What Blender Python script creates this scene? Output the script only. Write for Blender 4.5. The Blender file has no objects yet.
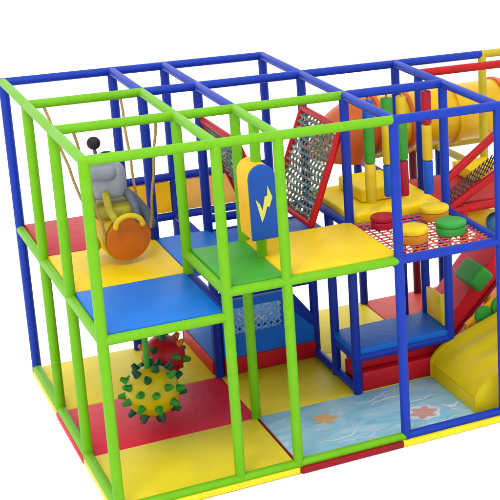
import bpy, bmesh, math, random
from mathutils import Vector as V, Matrix
from mathutils.geometry import tessellate_polygon
random.seed(7)
SC = bpy.context.scene; COL = SC.collection
X = [0, 1.08, 1.63, 2.72, 3.79, 4.85, 5.95]
Y = [3.59, 2.38, 1.2, 0.0]; YM = 1.78
ZT, ZU, ZL = 3.147, 1.80, 1.576
RP, RB = .047, .044

# ------------------------------------------------------------ materials
def lin(c): c /= 255; return c/12.92 if c <= .04045 else ((c+.055)/1.055)**2.4
KA = .54
def rgb(c, k=KA): return tuple(min(.85, lin(v)*k) for v in c) + (1,)
def vinyl(name, c, rough=.46, var=.10, scale=5, bump=.05, bscale=60, k=KA, coat=0.0, spec=.2, crease=0):
    m = bpy.data.materials.new(name); m.use_nodes = True
    nt = m.node_tree; b = nt.nodes['Principled BSDF']
    tc = nt.nodes.new('ShaderNodeTexCoord')
    n = nt.nodes.new('ShaderNodeTexNoise'); n.inputs['Scale'].default_value = scale; n.inputs['Detail'].default_value = 5
    nt.links.new(tc.outputs['Object'], n.inputs['Vector'])
    r = nt.nodes.new('ShaderNodeValToRGB')
    base = rgb(c, k)
    r.color_ramp.elements[0].position = .3; r.color_ramp.elements[1].position = .7
    r.color_ramp.elements[0].color = tuple(v*(1-var) for v in base[:3]) + (1,)
    r.color_ramp.elements[1].color = tuple(min(.9, v*(1+var)) for v in base[:3]) + (1,)
    nt.links.new(n.outputs['Fac'], r.inputs['Fac']); nt.links.new(r.outputs['Color'], b.inputs['Base Color'])
    n2 = nt.nodes.new('ShaderNodeTexNoise'); n2.inputs['Scale'].default_value = bscale; n2.inputs['Detail'].default_value = 3
    nt.links.new(tc.outputs['Object'], n2.inputs['Vector'])
    bp = nt.nodes.new('ShaderNodeBump'); bp.inputs['Strength'].default_value = bump*4; bp.inputs['Distance'].default_value = .004
    nt.links.new(n2.outputs['Fac'], bp.inputs['Height']); nt.links.new(bp.outputs['Normal'], b.inputs['Normal'])
    rr = nt.nodes.new('ShaderNodeMapRange'); rr.inputs['To Min'].default_value = rough-.07; rr.inputs['To Max'].default_value = rough+.1
    nt.links.new(n.outputs['Fac'], rr.inputs['Value']); nt.links.new(rr.outputs['Result'], b.inputs['Roughness'])
    b.inputs['Coat Weight'].default_value = coat; b.inputs['Specular IOR Level'].default_value = spec
    if crease:
        n3 = nt.nodes.new('ShaderNodeTexNoise'); n3.inputs['Scale'].default_value = 3.2; n3.inputs['Detail'].default_value = 3; n3.inputs['Distortion'].default_value = .8
        nt.links.new(tc.outputs['Object'], n3.inputs['Vector'])
        b2 = nt.nodes.new('ShaderNodeBump'); b2.inputs['Strength'].default_value = crease; b2.inputs['Distance'].default_value = .03
        nt.links.new(n3.outputs['Fac'], b2.inputs['Height']); nt.links.new(bp.outputs['Normal'], b2.inputs['Normal']); nt.links.new(b2.outputs['Normal'], b.inputs['Normal'])
    return m
def speckle(name, cols, scale=26, rough=.6):
    """rope material: bands of several colours, constant ramp over noise"""
    m = bpy.data.materials.new(name); m.use_nodes = True
    nt = m.node_tree; b = nt.nodes['Principled BSDF']
    tc = nt.nodes.new('ShaderNodeTexCoord'); n = nt.nodes.new('ShaderNodeTexNoise')
    n.inputs['Scale'].default_value = scale; n.inputs['Detail'].default_value = 2
    nt.links.new(tc.outputs['Object'], n.inputs['Vector'])
    r = nt.nodes.new('ShaderNodeValToRGB'); cr = r.color_ramp; cr.interpolation = 'CONSTANT'
    lo, hi = .34, .66
    for i, c in enumerate(cols):
        p = 0 if i == 0 else lo + (hi-lo)*i/len(cols)
        if i < 2: e = cr.elements[i]; e.position = p
        else: e = cr.elements.new(p)
        e.color = rgb(c)
    nt.links.new(n.outputs['Fac'], r.inputs['Fac']); nt.links.new(r.outputs['Color'], b.inputs['Base Color'])
    b.inputs['Roughness'].default_value = rough
    return m
M = {
 'green': vinyl('green_sleeve', (124,204,6), var=.05, scale=12),
 'blue': vinyl('blue_sleeve', (10,60,192), var=.08, scale=12),
 'navy': vinyl('dark_blue_sleeve', (12,52,176), var=.10),
 'yellow_tube': vinyl('yellow_sleeve', (214,196,40)),
 'red_tube': vinyl('red_sleeve', (206,10,20)),
 'maroon': vinyl('maroon_sleeve', (130,24,50)),
 'm_yellow': vinyl('yellow_vinyl', (255,214,0), scale=3, k=.64, var=.06, crease=.35),
 'm_bright': vinyl('bright_yellow_vinyl', (255,218,0), scale=3, var=.06, k=.76, crease=.35),
 'm_floor_yellow': vinyl('lemon_vinyl', (246,224,40), scale=3, k=.68, var=.07, crease=.35),
 'm_red': vinyl('red_vinyl', (214,20,40), scale=3, var=.08, crease=.35),
 'm_floor_red': vinyl('crimson_vinyl', (224,28,56), scale=3, k=.74, var=.08, crease=.35),
 'm_pink': vinyl('coral_vinyl', (246,84,76), scale=3, var=.06, crease=.35),
 'm_blue': vinyl('sky_blue_vinyl', (0,128,240), scale=3, var=.08, crease=.35),
 'm_deepblue': vinyl('mid_blue_vinyl', (6,112,226), scale=3, k=.62, var=.1, crease=.35),
 'm_green': vinyl('grass_green_vinyl', (76,186,56), scale=3, var=.08, crease=.35),
 'edge_red': vinyl('dark_red_vinyl', (170,10,36)),
 'orange_panel': vinyl('amber_vinyl', (255,196,10), scale=4, k=.7),
 'apricot_panel': vinyl('apricot_vinyl', (255,190,90), scale=4, k=.7),
 'slide': vinyl('slide_plastic', (226,202,10), rough=.5, var=.05, k=.6),
 'tube_orange': vinyl('orange_plastic', (236,108,34), rough=.4, coat=.1),
 'tube_yellow': vinyl('amber_plastic', (252,200,14), rough=.4, k=.62, coat=.1),
 'disc': vinyl('burnt_orange_vinyl', (238,124,28), var=.10, scale=7),
 'grey': vinyl('grey_vinyl', (164,168,180), var=.12, scale=8),
 'dgrey': vinyl('slate_vinyl', (98,108,126)),
 'olive': vinyl('olive_vinyl', (190,178,44), var=.2, scale=14),
 'black': vinyl('black_rubber', (34,32,36), rough=.5),
 'rope': vinyl('tan_rope', (196,158,92), rough=.8, var=.25, scale=50),
 'ball_y': vinyl('golden_plastic', (226,198,14), var=.12, scale=9, rough=.35),
 'spike_g': vinyl('spike_green_plastic', (44,160,44), rough=.35),
 'spike_d': vinyl('spike_dark_green_plastic', (16,92,60), rough=.35),
 'ball_r': vinyl('ball_red_plastic', (200,22,34), rough=.35),
 'bag_green': vinyl('bag_green', (66,168,50)), 'bag_yellow': vinyl('bag_yellow', (244,206,36)),
 'bag_red': vinyl('bag_red', (196,20,54)), 'bag_blue': vinyl('bag_blue', (28,100,220)),
 'sign_blue': vinyl('royal_blue_vinyl', (24,92,196), var=.05),
 'pad_yellow': vinyl('pad_yellow', (252,214,24), k=.66), 'pad_orange': vinyl('pad_side_orange', (240,150,40)),
 'pad_green': vinyl('pad_green', (60,184,70)), 'teal': vinyl('teal_plastic', (60,120,160), rough=.3),
 'bolt': vinyl('pale_yellow_vinyl', (250,246,120)),
 'net_multi': speckle('climbing_net_rope', [(150,110,80),(40,130,116),(36,80,76),(150,176,158),(120,76,60),(92,150,132),(214,218,204)], scale=11),
 'net_red': speckle('red_net_rope', [(240,90,60),(214,40,46),(250,140,110),(238,110,50)]),
 'net_black': speckle('black_net_rope', [(60,50,54),(40,36,40),(110,50,50)]),
 'net_cyan': speckle('cyan_net_rope', [(150,220,250),(110,196,240),(210,240,252)], scale=12),
 'print_orange': vinyl('print_orange', (238,184,116), var=.15, scale=30, k=.6),
 'print_coral': vinyl('print_coral', (232,178,168), var=.15, scale=30, k=.6),
 'print_white': vinyl('print_white', (214,230,240), var=.03, k=.68),
}
def sea_mat():
    m = bpy.data.materials.new('printed_sea_vinyl'); m.use_nodes = True
    nt = m.node_tree; b = nt.nodes['Principled BSDF']; L = nt.links
    tc = nt.nodes.new('ShaderNodeTexCoord')
    mp = nt.nodes.new('ShaderNodeMapping'); mp.inputs['Scale'].default_value = (2.2, 5, 1); mp.inputs['Rotation'].default_value[2] = .25
    L.new(tc.outputs['Object'], mp.inputs['Vector'])
    n = nt.nodes.new('ShaderNodeTexNoise'); n.inputs['Scale'].default_value = 1.3; n.inputs['Detail'].default_value = 6; n.inputs['Distortion'].default_value = 1.2
    L.new(mp.outputs['Vector'], n.inputs['Vector'])
    r = nt.nodes.new('ShaderNodeValToRGB'); cr = r.color_ramp
    cr.elements[0].position = .3; cr.elements[0].color = rgb((122,196,226), .66)
    cr.elements[1].position = .78; cr.elements[1].color = rgb((200,226,238), .66)
    e = cr.elements.new(.52); e.color = rgb((156,210,232), .66)
    L.new(n.outputs['Fac'], r.inputs['Fac']); L.new(r.outputs['Color'], b.inputs['Base Color'])
    b.inputs['Roughness'].default_value = .4
    return m
M['sea'] = sea_mat()
def ground_mat():
    m = bpy.data.materials.new('white_floor'); m.use_nodes = True
    nt = m.node_tree; b = nt.nodes['Principled BSDF']
    n = nt.nodes.new('ShaderNodeTexNoise'); n.inputs['Scale'].default_value = 1.5
    r = nt.nodes.new('ShaderNodeValToRGB'); r.color_ramp.elements[0].color = (.93,.93,.93,1); r.color_ramp.elements[1].color = (.96,.96,.96,1)
    nt.links.new(n.outputs['Fac'], r.inputs['Fac']); nt.links.new(r.outputs['Color'], b.inputs['Base Color'])
    b.inputs['Roughness'].default_value = .9; b.inputs['Specular IOR Level'].default_value = .1
    return m
M['ground'] = ground_mat()

# ------------------------------------------------------------ helpers
def link(name, bm, mat, parent=None, smooth=True, loc=None, auto=True):
    me = bpy.data.meshes.new(name); 
    if loc is not None:
        bmesh.ops.translate(bm, verts=bm.verts, vec=-V(loc))
    bmesh.ops.recalc_face_normals(bm, faces=bm.faces)
    if smooth:
        for f in bm.faces: f.smooth = True
        for e in bm.edges:
            if len(e.link_faces) == 2 and e.calc_face_angle(0) > math.radians(38): e.smooth = False
    bm.to_mesh(me); bm.free()
    mats = mat if isinstance(mat, (list, tuple)) else [mat]
    for mm in mats: me.materials.append(M[mm] if isinstance(mm, str) else mm)
    o = bpy.data.objects.new(name, me); COL.objects.link(o)
    if loc is not None: o.location = loc
    if parent:
        o.parent = parent; w = V((0,0,0)); q = parent
        while q: w += V(q.location); q = q.parent
        o.location = V(o.location) - w
    return o
def tag(o, label, cat=None, group=None, kind=None):
    o['label'] = label
    if cat: o['category'] = cat
    if group: o['group'] = group
    if kind: o['kind'] = kind
    return o
def thing(name, loc, label, cat, group=None):
    o = bpy.data.objects.new(name, None); COL.objects.link(o); o.location = loc; o.empty_display_size = .1
    return tag(o, label, cat, group)
def frame_of(d):
    d = d.normalized(); a = V((0,0,1)) if abs(d.z) < .9 else V((1,0,0))
    s = d.cross(a).normalized(); return s, s.cross(d).normalized(), d
def tube(bm, a, b, r, seg=20, dome=True, r2=None, mi=0):
    a, b = V(a), V(b); s, t, d = frame_of(b-a); r2 = r if r2 is None else r2
    rings = []
    if dome:
        for k in range(1, 4): al = math.pi/2*k/4; rings.append((a - d*r*math.cos(al), r*math.sin(al)))
    rings.append((a, r)); rings.append((b, r2))
    if dome:
        for k in range(3, 0, -1): al = math.pi/2*k/4; rings.append((b + d*r2*math.cos(al), r2*math.sin(al)))
    vs = [[bm.verts.new(c + (s*math.cos(2*math.pi*i/seg) + t*math.sin(2*math.pi*i/seg))*rr) for i in range(seg)] for c, rr in rings]
    fs = []
    for p, q in zip(vs, vs[1:]):
        for i in range(seg): fs.append(bm.faces.new((p[i], p[(i+1)%seg], q[(i+1)%seg], q[i])))
    fs.append(bm.faces.new(vs[0][::-1])); fs.append(bm.faces.new(vs[-1]))
    for f in fs: f.material_index = mi
    return bm
def path(bm, pts, r, seg=8):
    """tube along a polyline, frame carried along without twist, rounded ends when thick; thick ones are smoothed"""
    pts = [V(p) for p in pts]
    if r > .03:
        q = []
        for i in range(len(pts)-1):
            p0, p1, p2, p3 = pts[max(i-1,0)], pts[i], pts[i+1], pts[min(i+2,len(pts)-1)]
            for k in range(5):
                t = k/5; q.append(.5*((2*p1) + (p2-p0)*t + (2*p0-5*p1+4*p2-p3)*t*t + (3*p1-p0-3*p2+p3)*t**3))
        pts = q + [pts[-1]]
    dirs = [(pts[min(i+1, len(pts)-1)] - pts[max(i-1, 0)]).normalized() for i in range(len(pts))]
    rings = [(p, d, r) for p, d in zip(pts, dirs)]
    if r > .03:
        st = [(pts[0]-dirs[0]*r*math.cos(x), dirs[0], r*math.sin(x)) for x in (.25,.6,1.0,1.3)]
        en = [(pts[-1]+dirs[-1]*r*math.cos(x), dirs[-1], r*math.sin(x)) for x in (1.3,1.0,.6,.25)]
        rings = st + rings + en
    s = frame_of(rings[0][1])[0]; vs = []
    for p, d, rr in rings:
        s = (s - d*s.dot(d)).normalized(); t = s.cross(d)
        vs.append([bm.verts.new(p + (s*math.cos(2*math.pi*k/seg) + t*math.sin(2*math.pi*k/seg))*rr) for k in range(seg)])
    for p, q in zip(vs, vs[1:]):
        for i in range(seg): bm.faces.new((p[i], p[(i+1)%seg], q[(i+1)%seg], q[i]))
    bm.faces.new(vs[0][::-1]); bm.faces.new(vs[-1]); return bm
def box(bm, x0, x1, y0, y1, z0, z1, bev=.012, seg=3, mat=None):
    t = bmesh.new(); bmesh.ops.create_cube(t, size=1)
    for v in t.verts: v.co = V((x0+(v.co.x+.5)*(x1-x0), y0+(v.co.y+.5)*(y1-y0), z0+(v.co.z+.5)*(z1-z0)))
    if bev: bmesh.ops.bevel(t, geom=t.edges[:], offset=bev, segments=seg, profile=.5, affect='EDGES')
    if mat is not None: t.transform(mat)
    me = bpy.data.meshes.new('tmp'); t.to_mesh(me); t.free(); bm.from_mesh(me); bpy.data.meshes.remove(me)
    return bm
def prism(bm, pts, o, u, w, n, depth, bev=.0):
    """polygon pts in plane (u,w) at origin o extruded by depth along n"""
    o, u, w, n = V(o), V(u), V(w), V(n)
    t = bmesh.new()
    a = [t.verts.new(o + u*p[0] + w*p[1]) for p in pts]; b = [t.verts.new(o + u*p[0] + w*p[1] + n*depth) for p in pts]
    if bev: t.faces.new(a); t.faces.new(b[::-1])
    else:
        for tri in tessellate_polygon([[V((p[0], p[1], 0)) for p in pts]]):
            t.faces.new([a[k] for k in tri]); t.faces.new([b[k] for k in tri][::-1])
    for i in range(len(pts)): t.faces.new((a[i], b[i], b[(i+1)%len(pts)], a[(i+1)%len(pts)]))
    if bev:
        es = [e for e in t.edges if (e.verts[0] in a) == (e.verts[1] in a)]
        bmesh.ops.bevel(t, geom=es, offset=bev, segments=3, profile=.5, affect='EDGES')
    bmesh.ops.triangulate(t, faces=[f for f in t.faces if len(f.verts) > 4])
    me = bpy.data.meshes.new('tmp'); t.to_mesh(me); t.free(); bm.from_mesh(me); bpy.data.meshes.remove(me)
    return bm
def B(): return bmesh.new()

# ------------------------------------------------------------ setting
bm = B(); box(bm, -60, 70, -60, 90, -.5, -.085, bev=0)
tag(link('floor', bm, 'ground'), 'plain white studio floor', kind='structure')

# ------------------------------------------------------------ frame
frame = thing('play_structure', (X[0], Y[3], -.08), 'two-storey frame of green and blue foam-padded tubes carrying all the decks', 'play structure')
SL = {}
def sleeve(kind, a, b, mat):
    """a padded tube; foam sleeve is slightly uneven, with a seam ring where two sleeves meet"""
    bm = B(); a, b = V(a), V(b); r = RP if kind == 'post' else RB
    tube(bm, a, b, r, seg=24)
    d = b-a; L = d.length
    link(kind, bm, mat, frame, loc=a)
def post(x, y, mat, z0=-.06, z1=ZT): sleeve('post', (x, y, z0), (x, y, z1), mat)
def beam(a, b, mat): sleeve('beam', a, b, mat)
# posts
post(X[0], Y[0], 'blue')
for y in Y[1:]: post(X[0], y, 'green')
for i in (1, 2):
    for j in (0, 1): post(X[i], Y[j], 'navy')
post(X[1], Y[2], 'green', z0=ZL-.06); post(X[1], Y[3], 'green'); post(X[2], Y[2], 'green'); post(X[2], Y[3], 'green')
for j in (0, 1, 2): post(X[3], Y[j], 'navy')
post(X[3], Y[3], 'blue')
post(X[4], Y[1], 'navy'); post(X[4], YM, 'navy'); post(X[4], Y[2], 'blue'); post(X[4], Y[3], 'blue')
post(X[5], Y[1], 'yellow_tube'); post(X[5], Y[2], 'blue', z1=2.4)
post(X[3], YM, 'navy', z1=ZU); post(X[5], Y[0], 'navy', z1=ZU); post(4.5, Y[0], 'maroon', z1=ZU); post(X[4], Y[0], 'navy', z1=ZU)
post(X[2], .65, 'green', z0=ZU, z1=ZT)
post(3.99, 1.2, 'red_tube', z0=1.42, z1=ZU-.02)
# top ring beams, along x
for i in (0, 1, 2): beam((X[i], Y[0], ZT), (X[i+1], Y[0], ZT), 'blue')
for i, m in ((0,'green'),(1,'blue'),(2,'blue'),(3,'blue'),(4,'blue')): beam((X[i], Y[1], ZT), (X[i+1], Y[1], ZT), m)
beam((X[5], Y[1], ZT), (X[6], Y[1], ZT), 'yellow_tube')
for i, m in ((0,'green'),(1,'green'),(2,'green'),(3,'blue')): beam((X[i], Y[2], ZT), (X[i+1], Y[2], ZT), m)
for i, m in ((0,'green'),(1,'green'),(2,'green'),(3,'blue'),(4,'blue')): beam((X[i], Y[3], ZT), (X[i+1], Y[3], ZT), m)
beam((X[4], YM, ZT), (X[6], YM, ZT), 'red_tube')
post(X[6], Y[1], 'yellow_tube'); post(X[6], YM, 'yellow_tube'); post(X[5], Y[3], 'blue')
# top beams along y
for i, cs in ((0,('green',)*3), (1,('blue','green','green')), (2,('blue','blue','green')), (3,('blue','blue','blue'))):
    for j in range(3): beam((X[i], Y[j], ZT), (X[i], Y[j+1], ZT), cs[j])
beam((X[4], Y[1], ZT), (X[4], Y[2], ZT), 'blue'); beam((X[4], Y[2], ZT), (X[4], Y[3], ZT), 'blue')
# deck beams, lower deck (left module)
for j in range(3): beam((X[0], Y[j], ZL), (X[0], Y[j+1], ZL), 'green')
beam((X[0], Y[3], ZL), (X[1], Y[3], ZL), 'green')
for j in (1, 2): beam((X[0], Y[j], ZL-.06), (X[1], Y[j], ZL-.06), 'navy')
for j in (0, 1): beam((X[1], Y[j], ZL-.06), (X[1], Y[j+1], ZL-.06), 'navy')
beam((X[1], Y[2], ZL), (X[1], Y[3], ZL), 'navy')
for i in (0, 1, 2): beam((X[i], Y[0], 1.46), (X[i+1], Y[0], 1.46), 'navy')
beam((X[1], Y[0], 1.91), (X[3], Y[0], 1.91), 'navy')
beam((X[1], Y[1], ZL-.05), (X[2], Y[1], ZL-.05), 'navy'); beam((X[2], Y[1], ZL), (X[3], Y[1], ZL), 'navy')
beam((X[2], Y[1], ZL-.05), (X[2], Y[2], ZL-.05), 'navy')
beam((X[2], Y[1], 1.74), (X[3], Y[1], 1.74), 'navy')
beam((X[2], Y[0], 1.46), (X[2], Y[1], 1.46), 'navy')
# upper deck
beam((X[1], Y[2], ZU), (X[1], Y[3], ZU), 'green')
for i, m in ((1,'green'),(2,'green'),(3,'blue'),(4,'blue')): beam((X[i], Y[3], ZU), (X[i+1], Y[3], ZU), m)
for i, m in ((1,'navy'),(2,'navy'),(3,'blue')): beam((X[i], Y[2], ZU-.03), (X[i+1], Y[2], ZU-.03), m)
beam((X[4], Y[2], ZU-.02), (X[5], Y[2], ZU-.02), 'red_tube')
beam((X[3], Y[2], ZU-.05), (X[3], Y[3], ZU-.05), 'navy'); beam((X[2], Y[2], ZU-.05), (X[2], Y[3], ZU-.05), 'navy')
beam((X[4], Y[2], ZU), (X[4], Y[3], ZU), 'blue')
beam((X[3], Y[1], ZU), (X[3], Y[2], ZU), 'blue'); beam((X[3], Y[1], ZU-.02), (X[4], Y[1], ZU-.02), 'navy')
beam((X[4], Y[0], ZU), (X[4], Y[1], ZU), 'navy'); beam((X[4], Y[1], ZU-.04), (X[4], Y[2], ZU-.04), 'navy')
beam((X[4], Y[0], ZU+.02), (X[6], Y[0], ZU+.02), 'yellow_tube'); beam((X[4], Y[1], ZU-.02), (X[5], Y[1], ZU-.02), 'navy')
beam((X[5], Y[0], ZU), (X[5], Y[1], ZU), 'yellow_tube')
# inclined red rails
beam((X[4]+.02, Y[2], 2.13), (X[5], Y[2], 2.86), 'red_tube'); beam((X[4]+.02, Y[2], 1.80), (X[5], Y[2], 2.36), 'red_tube')
# low pen and low deck
beam((X[2], Y[1], .87), (X[3], Y[1], .87), 'navy'); beam((X[2], Y[0], .87), (X[2], Y[1], .87), 'navy')
beam((X[2], Y[0], .87), (X[3], Y[0], .87), 'navy')
beam((X[3], Y[2], .37), (X[4], Y[2], .37), 'blue'); beam((X[3], YM, .37), (X[3], Y[2], .37), 'blue')
beam((X[3], YM, .37), (X[4], YM, .37), 'navy'); beam((X[4], YM, .37), (X[4], Y[2], .37), 'navy')
# ground beams
for j in range(3): beam((X[0], Y[j], .0), (X[0], Y[j+1], .0), 'green')
for i in range(3): beam((X[i], Y[3], .0), (X[i+1], Y[3], .0), 'green')
for i in (3, 4): beam((X[i], Y[3], .0), (X[i+1], Y[3], .0), 'blue')
beam((X[3], Y[1], .02), (X[3], Y[2], .02), 'blue')

# ------------------------------------------------------------ foam mats
def mat(name, x0, x1, y0, y1, z1, th, m, label, group, edge=None, bev=.014):
    bm = B(); g = .003
    box(bm, x0+g, x1-g, y0+g, y1-g, z1-th, z1, bev=bev)
    o = link(name, bm, m, loc=(x0, y0, z1-th)); tag(o, label, 'foam mat', group); return o
FG, DG = 'foam floor mats of the play frame', 'foam deck mats of the play frame'
E_ = .075; ZF = -.022; TH = .058
mat('floor_mat', -.05, X[2], Y[1], Y[0]+E_, ZF, TH, 'm_floor_yellow', 'yellow floor mat farthest back at the left, behind the red one', FG)
mat('floor_mat', -.058, X[2], Y[2], Y[1], ZF, TH, 'm_floor_red', 'crimson floor mat under the green-spiked yellow ball', FG)
mat('floor_mat', -.05, X[2], -.065, Y[2], ZF, TH, 'm_floor_yellow', 'yellow floor mat at the front left corner of the frame', FG)
mat('floor_mat', X[2], X[3], Y[2], Y[1], ZF, TH, 'm_floor_yellow', 'yellow floor mat in front of the red-based blue barrier', FG)
mat('floor_mat', X[2], X[3], Y[1], Y[0], ZF, TH, 'm_floor_yellow', 'yellow floor mat inside the blue pen behind its netted barrier', FG)
mat('floor_mat', X[3], X[4], Y[1], Y[0]+E_, ZF, TH, 'm_floor_yellow', 'yellow floor mat at the back, left of the coral one', FG)
mat('floor_mat', X[4], X[6], YM, Y[0]+E_, ZF, TH, 'm_pink', 'coral pink floor mat at the back right', FG)
mat('floor_mat', X[3], X[4], Y[2], Y[1], ZF, TH, 'm_floor_yellow', 'yellow floor mat beneath the low blue deck', FG)
sea = thing('floor_mat', (X[2], -E_, ZF-TH), 'pale blue floor mat printed with sea waves, starfish and a shell', 'foam mat', FG)
bm = B(); box(bm, X[2]+.018, X[5], -.02, Y[2]-.003, ZF-.03, ZF, bev=.004); link('printed_top', bm, 'sea', sea, loc=(X[2], 0, ZF-.03))
bm = B(); box(bm, X[2]+.003, X[3]-.06, -E_, -.022, ZF-TH, ZF, bev=.006); box(bm, X[2]+.003, X[2]+.016, -.02, Y[2]-.004, ZF-TH, ZF+.004, bev=.003); link('red_border', bm, 'edge_red', sea, loc=(X[2], 0, ZF-TH))
bm = B(); box(bm, X[3]-.055, X[5], -E_, -.022, ZF-TH, ZF, bev=.006); link('yellow_border', bm, 'm_floor_yellow', sea, loc=(X[3], 0, ZF-TH))
# sea prints (thin vinyl inlays)
def blob(cx, cy, fn, n=40):
    return [(cx + fn(2*math.pi*k/n)*math.cos(2*math.pi*k/n), cy + fn(2*math.pi*k/n)*math.sin(2*math.pi*k/n)) for k in range(n)]
def inlay(name, pts, m, h=.0015):
    bm = B(); prism(bm, pts, (0,0,ZF+.001), (1,0,0), (0,1,0), (0,0,1), h); return link(name, bm, m, sea, smooth=False, loc=(pts[0][0], pts[0][1], ZF))
inlay('starfish_print', blob(2.2, .81, lambda t: .105+.034*math.cos(5*t+.6)), 'print_orange', .002)
inlay('starfish_print', blob(3.10, .42, lambda t: .125+.03*math.cos(6*t)), 'print_coral', .003)
inlay('shell_ring_print', blob(3.10, .42, lambda t: .172+.014*math.cos(7*t)), 'print_white', .0015)
def wave(p0, p1, amp, w, n=26, ph=0):
    p0, p1 = V((p0[0],p0[1],0)), V((p1[0],p1[1],0)); d = (p1-p0); s = V((-d.y, d.x, 0)).normalized()
    bm = B(); last = None
    for k in range(n+1):
        t = k/n; c = p0 + d*t + s*(amp*math.sin(t*math.pi*2.4+ph) + .012*math.sin(t*17))
        ww = w*math.sin(math.pi*min(1, t*1.02+.01))**.6*(.7+.5*math.sin(t*23+ph)**2)+.002
        a = bm.verts.new((c.x+s.x*ww, c.y+s.y*ww, ZF+.002)); b = bm.verts.new((c.x-s.x*ww, c.y-s.y*ww, ZF+.002))
        if last: bm.faces.new((last[0], last[1], b, a))
        last = (a, b)
    for f in bm.faces:
        f.normal_update()
        if f.normal.z < 0: f.normal_flip()
    me_o = link('wave_print', bm, 'print_white', sea, smooth=False, loc=(p0.x, p0.y, ZF)); return me_o
for a, b, am, w, ph in (((2.72,.85),(3.25,1.02),.03,.012,0), ((2.62,.93),(3.05,1.08),.02,.008,2), ((1.95,.28),(2.5,.42),.04,.013,1), ((2.1,.20),(2.62,.27),.03,.008,.4),
                        ((3.32,.45),(3.52,.42),.03,.03,1), ((3.36,.36),(3.46,.3),.01,.015,1), ((1.75,.95),(2.0,1.08),.02,.008,.2), ((3.0,.13),(3.4,.16),.02,.009,2), ((3.0,.75),(3.4,.72),.03,.009,1.4)):
    wave(a, b, am, w, ph=ph)

# deck mats
ZD = ZL+.052; ZE = ZU+.052
mat('deck_mat', .03, X[1], Y[1], Y[0]-.02, ZD, .08, 'm_red', 'red deck mat at the back of the left lower deck', DG)
mat('deck_mat', .03, X[1], Y[2], Y[1], ZD, .08, 'm_yellow', 'yellow deck mat below the hanging barrel ride', DG)
mat('deck_mat', .03, X[1]-.03, .03, Y[2], ZD, .08, 'm_blue', 'bright blue deck mat at the front of the left lower deck', DG)
mat('deck_mat', X[1], X[2], Y[2]+.04, Y[1], ZD, .08, 'm_blue', 'narrow blue deck mat between the yellow and green deck mats', DG)
mat('deck_mat', X[2], X[3]-.02, Y[2]+.04, Y[1], ZD-.02, .08, 'm_deepblue', 'blue deck mat beneath the two leaning climbing nets', DG)
mat('deck_mat', X[1]+.03, X[2], .03, Y[2], ZE, .08, 'm_green', 'green deck mat beside the lightning bolt bolster', DG)
mat('deck_mat', X[2], X[3]+.01, .03, Y[2], ZE, .08, 'm_yellow', 'yellow deck mat between the green mat and the red net deck', DG)
o = mat('deck_mat', X[3]+.03, X[4]-.03, Y[2]+.03, Y[1]-.03, ZE+.05, .13, 'm_bright', 'thick yellow deck mat behind the red net deck', DG, bev=.025)
bm = B(); box(bm, 3.0, 3.5, 1.55, 2.2, ZE+.053, ZE+.20, bev=.03); tag(link('foam_block', bm, 'm_bright', loc=(3.02,1.68,ZE+.055)), 'yellow foam block lying on the thick yellow deck mat', 'foam block')
mat('deck_mat', X[4]+.03, X[5], Y[2]+.06, Y[1]-.02, ZU+.03, .07, 'm_red', 'red deck mat behind the inclined red rails', DG)
mat('deck_mat', 4.42, X[5], 1.9, Y[1]-.03, ZU+.17, .13, 'm_yellow', 'small yellow deck mat raised on the red one at the right', DG)
mat('deck_mat', X[3]-.028, X[4]+.028, Y[2]-.028, YM+.028, .475, .07, 'm_deepblue', 'mid blue mat of the knee-high low deck', DG)

# ------------------------------------------------------------ barriers
def panel_obj(name, label, m, *bx, cat='barrier', group=None, bev=.012):
    bm = B(); box(bm, *bx, bev=bev); return tag(link(name, bm, m, loc=(bx[0], bx[2], bx[4])), label, cat, group)
BG = 'foam guards at the back of the decks'
panel_obj('foam_barrier', 'golden guard panel at the back, seen just right of the barrel ride', 'orange_panel', X[1]-.02, X[2]-.05, Y[0]-.03, Y[0]+.03, 1.515, 1.86, group=BG)
panel_obj('foam_barrier', 'apricot guard panel at the back, behind the left climbing net', 'apricot_panel', X[2]+.06, X[3]-.06, Y[0]-.028, Y[0]+.028, 1.515, 1.86, group=BG)
# pen barrier with net window and sloping end
pen = thing('pen_barrier', (X[2], Y[1], -.02), 'blue soft barrier with a red base and a net window behind the yellow floor mat', 'barrier')
bm = B(); box(bm, X[2]+.05, X[3]-.02, Y[1]-.05, Y[1]+.05, -.02, .17, bev=.015); link('base', bm, 'm_red', pen, loc=(X[2],Y[1],0))
bm = B(); 
for q in ([(0,.172),(1.02,.172),(1.02,.33),(.92,.43),(0,.43)], [(0,.43),(.08,.43),(.08,.72),(0,.72)], [(.66,.43),(.92,.43),(.74,.72),(.66,.72)], [(0,.72),(.74,.72),(.68,.81),(0,.81)]):
    prism(bm, q, (X[2]+.055, Y[1]-.035, 0), (1,0,0), (0,0,1), (0,1,0), .07)
link('panel', bm, 'm_deepblue', pen, loc=(X[2],Y[1],.17))
bm = B(); prism(bm, [(.74,.62),(1.02,.32),(1.02,.46),(.80,.76),(.74,.80)], (X[2]+.055, Y[1]-.045, 0), (1,0,0), (0,0,1), (0,1,0), .09, bev=.012); link('sloping_edge', bm, 'blue', pen, loc=(X[2]+.8,Y[1],.5))
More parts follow.
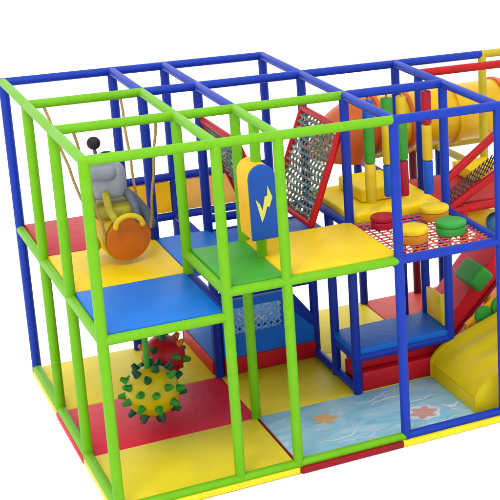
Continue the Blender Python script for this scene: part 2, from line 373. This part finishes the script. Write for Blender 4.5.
def flat_net(bm, o, u, w, L, H, cell, r, diag=True, jit=.004, cols=None):
    """rope net in the plane (u,w)"""
    o, u, w = V(o), V(u), V(w)
    n = u.cross(w).normalized()
    def rope(p, q):
        k = max(2, int((q-p).length/.12)); pts = []
        for i in range(k+1):
            pts.append(p.lerp(q, i/k) + (V([random.uniform(-jit, jit) for _ in range(3)]) if 0 < i < k else V((0,0,0))))
        path(bm, pts, r, seg=5)
    if diag:
        c = cell*1.414; t = -H
        while t < L:
            # rope going (1,1)
            a0 = max(t, 0); a1 = min(t+H, L)
            if a1-a0 > .01:
                rope(o + u*a0 + w*(a0-t), o + u*a1 + w*(a1-t))
                rope(o + u*a0 + w*(H-(a0-t)) + n*r, o + u*a1 + w*(H-(a1-t)) + n*r)
            t += c
    else:
        for i in range(int(L/cell)+1): rope(o + u*(i*cell), o + u*(i*cell) + w*H)
        for i in range(int(H/cell)+1): rope(o + w*(i*cell) + n*r, o + w*(i*cell) + u*L + n*r)
    return bm
bm = B(); flat_net(bm, (X[2]+.12, Y[1], .42), (1,0,0), (0,0,1), .62, .31, .05, .0085); link('net_window', bm, 'net_cyan', pen, loc=(X[2],Y[1],.6))
bm = B(); box(bm, X[2]+.06, X[3]-.06, Y[1]+.12, Y[0]-.08, -.018, .44, bev=.04); tag(link('foam_cushion', bm, 'm_deepblue', loc=(X[2]+.06, Y[1]+.12, -.018)), 'thick blue foam cushion inside the pen, glimpsed through the net window', 'cushion')
side = thing('pen_side_barrier', (X[2], Y[1], -.02), 'blue soft side barrier with a narrow red base beside the back yellow mat', 'barrier')
bm = B(); box(bm, X[2]-.04, X[2]+.04, Y[1]+.06, Y[0]-.06, .14, .8, bev=.015); link('panel', bm, 'm_deepblue', side, loc=(X[2],Y[1],.17))
bm = B(); box(bm, X[2]-.055, X[2]+.055, Y[1]+.055, Y[0]-.06, -.02, .14, bev=.015); link('base', bm, 'm_red', side, loc=(X[2],Y[1],0))
# red step block beneath the low deck
stp = thing('step_block', (X[3], Y[2], -.02), 'red padded step block filling the space beneath the low blue deck', 'foam block')
bm = B(); box(bm, X[3]+.05, X[4]-.02, Y[2]+.0, YM-.1, -.02, .19, bev=.02); link('lower_step', bm, 'm_red', stp, loc=(X[3],Y[2],0))
bm = B(); box(bm, X[3]+.06, X[4]-.03, Y[2]+.09, YM-.12, .192, .31, bev=.02); link('upper_step', bm, 'm_red', stp, loc=(X[3],Y[2],.2))
ob = thing('low_deck_board', (X[4], YM, .45), 'orange end board with a yellow rim on the low blue deck', 'guard panel')
bm = B(); box(bm, X[4]-.03, X[4]+.01, Y[2]+.15, YM-.07, .48, .80, bev=.01); link('board', bm, 'tube_yellow', ob, loc=(X[4],Y[2],.5))
bm = B(); box(bm, X[4]-.035, X[4]+.015, Y[2]+.07, Y[2]+.147, .48, .82, bev=.01); link('rim', bm, 'm_floor_yellow', ob, loc=(X[4],Y[2],.5))

# ------------------------------------------------------------ leaning climbing nets
def climb(xt, zt, xb, zb, label):
    t = thing('climbing_net', (xb, Y[2], zb), label, 'climbing net', 'red framed climbing nets leaning into a V')
    y0, y1 = Y[2]+.06, Y[1]-.06; r = .034
    for a, b, nm in (((xt,y0,zt),(xt,y1,zt),'frame_bar'), ((xb,y0,zb),(xb,y1,zb),'frame_bar'), ((xt,y0,zt),(xb,y0,zb),'frame_bar'), ((xt,y1,zt),(xb,y1,zb),'frame_bar')):
        bm = B(); tube(bm, a, b, r, seg=16); link(nm, bm, 'red_tube', t, loc=a)
    w = V((xt-xb, 0, zt-zb)); H = w.length; w.normalize()
    bm = B()
    for k in range(1, 15):      # thick rungs running between the side bars, with thinner uprights
        c = V((xb, 0, zb)) + w*(H*k/15)
        pts = [V((c.x + .012*math.sin(i*1.3+k), y0 + (y1-y0)*i/8, c.z - .018*math.sin(math.pi*i/8))) for i in range(9)]
        path(bm, pts, .0165, 8)
    for k in range(1, 12):
        y = y0 + (y1-y0)*k/12
        path(bm, [V((xb, y, zb)) + w*(H*i/10) + V((.014*(-1)**i, .004*math.sin(i*2+k), -.01*math.sin(math.pi*k/12))) for i in range(11)], .011, 6)
    link('net', bm, 'net_multi', t, loc=(xb,y0,zb))
climb(X[2]+.02, 2.80, 2.02, 1.82, 'red framed climbing net behind the lightning bolt bolster, leaning to the right')
climb(X[3]-.02, 2.80, 2.34, 1.86, 'large red framed climbing net right of the lightning bolt bolster, leaning to the left')

# ------------------------------------------------------------ lightning bolster
lb = thing('bolt_bolster', (X[2]+.02, .65, ZE), 'round-topped blue and yellow foam bolster with a lightning bolt on its face', 'foam bolster')
def arch(w, h, z0, n=14):
    r = w/2; return [(-r, z0), (r, z0)] + [(r*math.cos(math.pi*k/n), z0+h-r+r*math.sin(math.pi*k/n)) for k in range(n+1)]
cx = X[2]-.015; z0, h, w = 2.07, .70, .235
bm = B(); prism(bm, arch(w, h, z0), (cx, .5, 0), (1,0,0), (0,0,1), (0,1,0), .33, bev=.012); link('body', bm, 'orange_panel', lb, loc=(cx,.5,z0))
bm = B(); prism(bm, arch(w+.012, h+.008, z0-.003), (cx, .455, 0), (1,0,0), (0,0,1), (0,1,0), .045, bev=.012); lbf = link('face', bm, 'sign_blue', lb, loc=(cx,.45,z0))
bolt = [(-.075,.36),(-.035,.20),(-.012,.255),(.02,.20),(-.05+.0,.05-.0)]
bolt = [(.045,.50),(.085,.42),(.045,.40),(.055,.34),(-.02,.17),(-.035,.27),(-.085,.38),(-.04,.33),(-.012,.31),(.01,.36)]
bolt = [(-.08,.40),(-.055,.27),(-.03,.14),(0,.21),(.03,.31),(.05,.295),(.085,.40),(.045,.53),(.035,.42),(.012,.42),(-.018,.27),(-.04,.34)]
bm = B(); prism(bm, [(p*.95, q*.87) for p, q in bolt], (cx, .4475, 2.115), (1,0,0), (0,0,1), (0,1,0), .006); link('bolt_emblem', bm, 'bolt', lbf, smooth=False, loc=(cx,.45,z0+.2))

# ------------------------------------------------------------ hanging barrel ride
cxx = V((.665, 1.72, 1.90))
rd = thing('barrel_ride', cxx, 'hanging barrel ride with a grey padded rider, orange end disc and tan ropes', 'swing ride')
ax = V((.22, -1.0, -.06)).normalized()   # towards the viewer side: disc normal
s_, t_, d_ = frame_of(ax)
def cyl(name, c, axis, r, L, m, par, bev=.02, seg=40, r2=None):
    s, t, d = frame_of(V(axis)); bm = B(); r2 = r if r2 is None else r2; c = V(c)
    prof = [(0, r-bev), (bev*.3, r-bev*.3), (bev, r), (L-bev, r2), (L-bev*.3, r2-bev*.3), (L, r2-bev)]
    vs = [[bm.verts.new(c + d*h + (s*math.cos(2*math.pi*i/seg) + t*math.sin(2*math.pi*i/seg))*rr) for i in range(seg)] for h, rr in prof]
    for p, q in zip(vs, vs[1:]):
        for i in range(seg): bm.faces.new((p[i], p[(i+1)%seg], q[(i+1)%seg], q[i]))
    bm.faces.new(vs[0][::-1]); bm.faces.new(vs[-1])
    return link(name, bm, m, par, loc=c)
cyl('barrel', cxx - ax*.46, ax, .218, .46, 'tube_yellow', rd, bev=.03)
cyl('end_disc', cxx + ax*.005, ax, .222, .05, 'disc', rd, bev=.014)
bm = B()   # yellow band round the disc
for k in range(40):
    a0, a1 = 2*math.pi*k/40, 2*math.pi*(k+1)/40
    tube(bm, cxx - ax*.01 + (s_*math.cos(a0)+t_*math.sin(a0))*.224, cxx - ax*.01 + (s_*math.cos(a1)+t_*math.sin(a1))*.224, .014, seg=8, dome=False)
link('rim', bm, 'ball_y', rd, loc=cxx)
def rotbox(name, c, size, m, par, rz=0, rx=0, ry=0, bev=.03):
    T = Matrix.Translation(V(c)) @ Matrix.Rotation(rz,4,'Z') @ Matrix.Rotation(ry,4,'Y') @ Matrix.Rotation(rx,4,'X')
    bm = B(); x, y, z = [v/2 for v in size]; box(bm, -x, x, -y, y, -z, z, bev=bev, seg=4, mat=T); return link(name, bm, m, par, loc=c)
rotbox('saddle', (.60, 1.86, 2.17), (.36,.34,.13), 'olive', rd, rz=-.25, rx=.1, bev=.05)
body = rotbox('rider_body', (.56, 1.84, 2.45), (.33,.28,.33), 'grey', rd, rz=-.25, ry=-.05, bev=.085)
rotbox('collar', (.47, 1.80, 2.565), (.34,.27,.15), 'grey', rd, rz=-.25, ry=.06, bev=.07)
bm = B(); path(bm, [(.66,1.86,2.36),(.76,1.84,2.27),(.85,1.79,2.14),(.90,1.72,2.0)], .048, 14); link('rider_leg', bm, 'dgrey', rd, loc=(.7,1.86,2.3))
bm = B(); path(bm, [(.42,1.84,2.36),(.36,1.80,2.2),(.33,1.74,2.04),(.36,1.66,1.88)], .045, 14); link('rider_leg', bm, 'olive', rd, loc=(.44,1.8,2.3))
bm = B(); path(bm, [(.50,1.70,2.36),(.50,1.60,2.24),(.54,1.54,2.12)], .034, 14); link('strap', bm, 'olive', rd, loc=(.5,1.7,2.3))
bm = B(); path(bm, [(.70,1.70,2.34),(.73,1.60,2.24),(.74,1.55,2.12)], .034, 14); link('strap', bm, 'dgrey', rd, loc=(.7,1.7,2.3))
bm = B()
for k in range(12):
    a0, a1 = math.pi*k/12, math.pi*(k+1)/12
    tube(bm, (.65+.125*math.cos(a0), 1.52, 2.07+.10*math.sin(a0)), (.65+.125*math.cos(a1), 1.52, 2.07+.10*math.sin(a1)), .026, seg=10)
link('grab_handle', bm, 'bag_yellow', rd, loc=(.6,1.55,2.12))
def ball(name, c, r, m, par, sq=(1,1,1)):
    bm = B(); bmesh.ops.create_uvsphere(bm, u_segments=32, v_segments=20, radius=r)
    for v in bm.verts: v.co = V(c) + V((v.co.x*sq[0], v.co.y*sq[1], v.co.z*sq[2]))
    return link(name, bm, m, par, loc=c)
ball('knob', (.455, 1.78, 2.845), .062, 'black', rd); ball('ear', (.565, 1.82, 2.70), .055, 'black', body, (1.3,1,.8))
bm = B(); path(bm, [(.455,1.78,2.80),(.47,1.80,2.7),(.52,1.80,2.58)], .017, 8); link('neck', bm, 'dgrey', rd, loc=(.45,1.78,2.8))
for a, b in (((.15,Y[1],ZT-.015),(.40,1.95,2.0)), ((.87,Y[1],ZT-.015),(.86,1.98,2.0)), ((.17,Y[2],ZT-.015),(.44,1.60,1.98)), ((.90,Y[2],ZT-.015),(.88,1.66,1.98))):
    bm = B(); a, b = V(a), V(b); path(bm, [a.lerp(b, k/8) + V((.006*math.sin(k*2), 0, 0)) for k in range(9)], .013, 8); link('rope', bm, 'rope', rd, loc=a)
for y, nm in ((1.97, 'hanging_bar'),):
    bm = B(); tube(bm, (.40,y,1.97), (.88,y,1.97), .026, seg=12); link(nm, bm, 'm_yellow', rd, loc=(.4,y,1.97))

# ------------------------------------------------------------ spiky balls
def fib(n):
    g = math.pi*(3-5**.5); return [V((math.cos(g*i)*math.sqrt(1-(1-2*(i+.5)/n)**2), math.sin(g*i)*math.sqrt(1-(1-2*(i+.5)/n)**2), 1-2*(i+.5)/n)) for i in range(n)]
def spiky(c, r, body, spk, n, label, sl, sr, ztop):
    c = V(c); t = thing('spiky_ball', c - V((0,0,r)), label, 'spiky ball', 'hanging spiky balls under the lower deck')
    ball('body', c, r, body, t)
    R = Matrix.Rotation(.6, 3, 'X') @ Matrix.Rotation(.4, 3, 'Y')
    for i, d in enumerate(fib(n)):
        d = R @ d
        bm = B(); tube(bm, c + d*(r*.95), c + d*(r+sl), sr, seg=14, r2=sr*.5, dome=False)
        bmesh.ops.bevel(bm, geom=[e for e in bm.edges if len(e.link_faces)==2 and e.calc_face_angle(0) > 1], offset=.006, segments=2, affect='EDGES')
        link('spike', bm, spk[i % len(spk)], t, loc=c + d*r)
    bm = B(); tube(bm, c + V((-.03,0,r*.9)), c + V((-.03,0,ztop-c.z)), .028, seg=14); link('hanging_pole', bm, 'bag_green', t, loc=c+V((0,0,r)))
spiky((.715, 1.5, .37), .255, 'ball_y', ['spike_g','spike_d','spike_g','spike_d','spike_d'], 38, 'golden ball covered in green spikes hanging over the crimson mat', .072, .042, ZL-.06)
spiky((.99, 2.1, .46), .215, 'ball_r', ['disc','spike_d','spike_g'], 20, 'smaller dark red ball with orange and green spikes behind the golden one', .06, .042, ZL-.06)

# ------------------------------------------------------------ red net deck with stepping pads
nd = thing('net_deck', (X[3], Y[3], ZU), 'orange-red rope net deck stretched between blue beams', 'net')
bm = B(); flat_net(bm, (X[3]+.03, Y[3]+.02, ZU+.0), (1,0,0), (0,1,0), X[4]-X[3]-.05, Y[2]-.04, .08, .008, diag=False, jit=.003)
link('net', bm, 'net_red', nd, loc=(X[3],0,ZU))
bm = B(); path(bm, [(X[3]+.03,Y[3]+.03,ZU+.01),(X[4]-.04,Y[3]+.03,ZU+.01)], .012); path(bm, [(X[3]+.04,Y[2]-.03,ZU+.01),(X[4]-.04,Y[2]-.03,ZU+.01)], .012); path(bm, [(X[3]+.035,Y[3]+.03,ZU+.01),(X[3]+.035,Y[2]-.03,ZU+.01)], .012)
link('edge_rope', bm, 'net_red', nd, loc=(X[3],0,ZU))
def pad(x, y, top, sd, r, h, label):
    t = thing('stepping_pad', (x, y, ZU+.02), label, 'stepping pad', 'round stepping pads on the red net deck')
    cyl('base', (x, y, ZU+.022), (0,0,1), r, h*.6, sd, t, bev=.015, seg=24)
    cyl('top', (x, y, ZU+.022+h*.6), (0,0,1), r*1.03, h*.4, top, t, bev=.018, seg=24)
pad(3.53, .93, 'pad_yellow', 'pad_orange', .145, .14, 'yellow stepping pad farthest back on the red net deck')
pad(3.47, .43, 'pad_green', 'pad_green', .15, .13, 'green stepping pad on the red net deck')
pad(3.04, .38, 'pad_yellow', 'pad_orange', .145, .15, 'yellow stepping pad nearest the front blue post')
pad(2.97, .93, 'bag_red', 'bag_red', .125, .13, 'crimson stepping pad beside the yellow deck mat')

# ------------------------------------------------------------ hanging bags
def bag(x, y, cols, zs, label, r=.052):
    t = thing('hanging_bag', (x, y, zs[-1]), label, 'punch bag', 'coloured hanging bags below the blue top beam')
    for c, a, b in zip(cols, zs, zs[1:]):
        cyl('segment', (x, y, b+.004), (0,0,1), r, a-b-.008, c, t, bev=.012, seg=20)
    bm = B(); path(bm, [(x,y,zs[0]-.01),(x,y,ZT-.03)], .008, 6); link('strap', bm, 'rope', t, loc=(x,y,zs[0]))
yb = Y[2]+.02
bag(2.975, yb, ['bag_blue','bag_green','bag_yellow'], [3.07,2.80,2.42,2.0], 'leftmost hanging bag, blue over green over yellow', .056)
bag(3.18, yb, ['bag_green','bag_yellow','bag_blue'], [3.07,2.85,2.38,2.04], 'second hanging bag from the left, green over yellow over blue', .06)
bag(3.335, yb, ['bag_yellow','bag_green','bag_red'], [3.07,2.82,2.40,2.02], 'third hanging bag from the left, yellow over green over red')
bag(3.61, yb, ['bag_red','bag_yellow','bag_blue'], [3.09,2.74,2.36,2.0], 'rightmost hanging bag, red over yellow over blue')

# ------------------------------------------------------------ tunnel tube
tn = thing('tunnel_tube', (3.25, 3.0, 2.0), 'large orange and yellow crawl tube lying high at the back right', 'tunnel')
xs = [3.74, 4.12, 4.72, 5.32, 5.95]
def tubeshell(name, x0, x1, m, r=.335, zc=2.36, y=3.0):
    bm = B(); seg = 44; prof = [(x0, r-.03), (x0, r), (x1, r), (x1, r-.03)]
    vs = [[bm.verts.new((px, y+rr*math.cos(2*math.pi*i/seg), zc+rr*math.sin(2*math.pi*i/seg))) for i in range(seg)] for px, rr in prof]
    for k in range(4):
        p, q = vs[k], vs[(k+1)%4]
        for i in range(seg): bm.faces.new((p[i], p[(i+1)%seg], q[(i+1)%seg], q[i]))
    link(name, bm, m, tn, loc=(x0,y,zc))
for k, (a, b) in enumerate(zip(xs, xs[1:])):
    tubeshell('section', a+.002, b-.002, ['tube_yellow','tube_yellow','tube_yellow','tube_orange'][k])
for k, a in enumerate(xs): tubeshell('flange', a-.022, a+.022, ['tube_orange','tube_orange','tube_yellow','tube_orange','tube_orange'][k], r=.365)
# elbow at the left end, turning down towards the viewer
bm = B(); seg = 40; R_ = .42; n = 10; vs = []
for rr in (.335, .305):
    ring = []
    for k in range(n+1):
        al = math.radians(80)*k/n
        c = V((3.72 - R_*math.sin(al), 3.0, 2.36 - R_*(1-math.cos(al)))); d = V((-math.cos(al), 0, -math.sin(al)))
        up = V((0,0,1)); s = V((0,1,0)); t = d.cross(s)
        ring.append([bm.verts.new(c + (s*math.cos(2*math.pi*i/seg)+t*math.sin(2*math.pi*i/seg))*rr) for i in range(seg)])
    vs.append(ring)
for ring in vs:
    for p, q in zip(ring, ring[1:]):
        for i in range(seg): bm.faces.new((p[i], p[(i+1)%seg], q[(i+1)%seg], q[i]))
for e in (0, n):
    for i in range(seg): bm.faces.new((vs[0][e][i], vs[0][e][(i+1)%seg], vs[1][e][(i+1)%seg], vs[1][e][i]))
link('elbow', bm, 'tube_orange', tn, loc=(3.25,3,2.3))

# ------------------------------------------------------------ net guard on the inclined rails
gn = thing('guard_net', (X[4], Y[2], 1.95), 'black rope guard net stretched between the two inclined red rails', 'net')
bm = B(); o = V((X[4]+.03, Y[2]+.02, 1.84)); u = V((1,0,.6)).normalized(); flat_net(bm, o, u, V((0,0,1)), .9, .15, .04, .008)
link('net', bm, 'net_black', gn, loc=(X[4],Y[2],1.9))

# ------------------------------------------------------------ slide
sl = thing('wave_slide', (3.55, .12, -.02), 'broad yellow ribbed slide running down onto the sea print mat', 'slide')
def slide_z(x): 
    t = max(0, x-3.55); e = min(1, max(0, (x-3.52)/.26)); return .27 + .30*t + .03*t*t - .20*(1-math.sqrt(max(0, 1-(1-e)**2)))
def slide_prof(y, y0=.14, y1=1.17):
    t = (y-y0)/(y1-y0); return .015*math.cos(t*math.pi*2*3) 
bm = B(); nx, ny = 34, 64; x0, x1 = 3.54, 5.2; y0, y1 = .14, 1.17; grid = []
for i in range(nx+1):
    x = x0 + (x1-x0)*(i/nx)**1.6; row = []
    for j in range(ny+1):
        y = y0 + (y1-y0)*j/ny
        ez = 0
        xx = x
        row.append(bm.verts.new((xx, y, slide_z(x)+slide_prof(y)*min(1, max(0, (x-x0-.04)/.3))+ez)))
    grid.append(row)
for i in range(nx):
    for j in range(ny): bm.faces.new((grid[i][j], grid[i+1][j], grid[i+1][j+1], grid[i][j+1]))
link('chute', bm, 'slide', sl, loc=(x0,y0,.3))
bm = B(); pts = [(x0, -.018), (x1, -.018)] + [(x0+(x1-x0)*(k/30)**1.6, slide_z(x0+(x1-x0)*(k/30)**1.6)-.03) for k in range(30, -1, -1)]
prism(bm, pts, (0, .15, 0), (1,0,0), (0,0,1), (0,1,0), 1.01, bev=.008); link('body', bm, 'slide', sl, loc=(x0,y0,0))
for yy in (.115, 1.135):
    bm = B(); p = [(x0-.005, 0)] + [(x0-.005+(x1-x0+.005)*(k/30)**1.6, slide_z(x0+(x1-x0)*(k/30)**1.6)+.035) for k in range(31)] + [(x1, 0)]
    prism(bm, p, (0, yy, -.018), (1,0,0), (0,0,1), (0,1,0), .055, bev=.01); link('side_rail', bm, 'slide', sl, loc=(x0,yy,0))

# ------------------------------------------------------------ red ramp with green roller
rp = thing('climbing_ramp', (3.9, 1.95, 0), 'steep dark red foam ramp with a green roller block on it', 'ramp')
bm = B(); prism(bm, [(3.82,-.01),(4.04,-.01),(5.3,1.17),(5.3,1.45),(5.15,1.45)], (0, 1.86, 0), (1,0,0), (0,0,1), (0,1,0), .62, bev=.015); link('slope', bm, 'm_floor_red', rp, loc=(3.9,1.9,0))
bm = B(); prism(bm, [(4.01,-.012),(4.07,-.012),(5.33,1.17),(5.3,1.22)], (0, 1.84, 0), (1,0,0), (0,0,1), (0,1,0), .52, bev=.008); link('edge_trim', bm, 'edge_red', rp, loc=(4.1,1.9,0))
T = Matrix.Translation((4.40, 1.78, .78)) @ Matrix.Rotation(-.75, 4, 'Y')
bm = B(); box(bm, -.13, .13, -.15, .28, -.12, .09, bev=.05, seg=5, mat=T); link('roller', bm, 'pad_green', rp, loc=(4.33,1.83,.8))
ap = thing('activity_board', (4.1, 1.35, .3), 'yellow play panel with green and red discs above the slide', 'play panel')
bm = B(); prism(bm, [(4.05,-.02),(5.1,-.02),(5.1,1.0),(4.9,1.0),(4.05,.42)], (0,1.33,0), (1,0,0), (0,0,1), (0,1,0), .05, bev=.01); link('board', bm, 'orange_panel', ap, loc=(4.1,1.33,.3))
for x, z, r, m in ((4.25,.50,.10,'pad_green'), (4.47,.56,.12,'pad_green'), (4.42,.40,.05,'bag_red'), (4.13,.38,.05,'pad_orange'), (4.7,.6,.1,'bag_red')):
    cyl('disc', (x, 1.335, z), (0,-1,0), r, .05, m, ap, bev=.012, seg=28)
fb = cyl('foam_roller', (4.35, 1.95, 1.42), (1,0,-.15), .10, .5, 'tube_yellow', None, bev=.03); tag(fb, 'amber foam roller above the red ramp at the right edge', 'foam roller')
hb = thing('hanging_ball', (4.42, 1.3, 1.42), 'teal plastic ball hanging below the red beam at the right edge', 'ball')
ball('ball', (4.42, 1.3, 1.53), .115, 'teal', hb)
bm = B(); path(bm, [(4.42,1.3,1.63),(4.42,1.26,1.78)], .008, 6); link('strap', bm, 'rope', hb, loc=(4.42,1.3,1.7))

# ------------------------------------------------------------ camera
cam = bpy.data.cameras.new('camera'); co = bpy.data.objects.new('camera', cam); COL.objects.link(co); SC.camera = co
az, el = .553, -.282
fw = V((math.sin(az)*math.cos(el), math.cos(az)*math.cos(el), math.sin(el)))
co.location = (-2.246, -11.519, 6.144); co.rotation_euler = fw.to_track_quat('-Z', 'Y').to_euler()
cam.sensor_width = 36; cam.lens = 36*1404.878/500; cam.shift_x = -(594.2-250)/500; cam.shift_y = (183.224-250)/500
cam.clip_start = .1; cam.clip_end = 500

# ------------------------------------------------------------ light
w = bpy.data.worlds.new('World'); SC.world = w; w.use_nodes = True
w.node_tree.nodes['Background'].inputs['Color'].default_value = (1, 1, 1, 1); w.node_tree.nodes['Background'].inputs['Strength'].default_value = 1.75
def area(loc, tgt, size, watts, col=(1,1,1)):
    l = bpy.data.lights.new('softbox', 'AREA'); l.size = size; l.energy = watts; l.color = col; l.shape = 'DISK'
    o = bpy.data.objects.new('softbox', l); COL.objects.link(o); o.location = loc
    o.rotation_euler = (V(tgt)-V(loc)).to_track_quat('-Z', 'Y').to_euler()
area((-3.5, -6.5, 13), (2, 1.5, 1), 4.0, 900, (1,.985,.96))
vs = SC.view_settings; vs.view_transform = 'Standard'; vs.look = 'None'; vs.exposure = 0; vs.gamma = 1
SC.render.resolution_x = SC.render.resolution_y = 1024
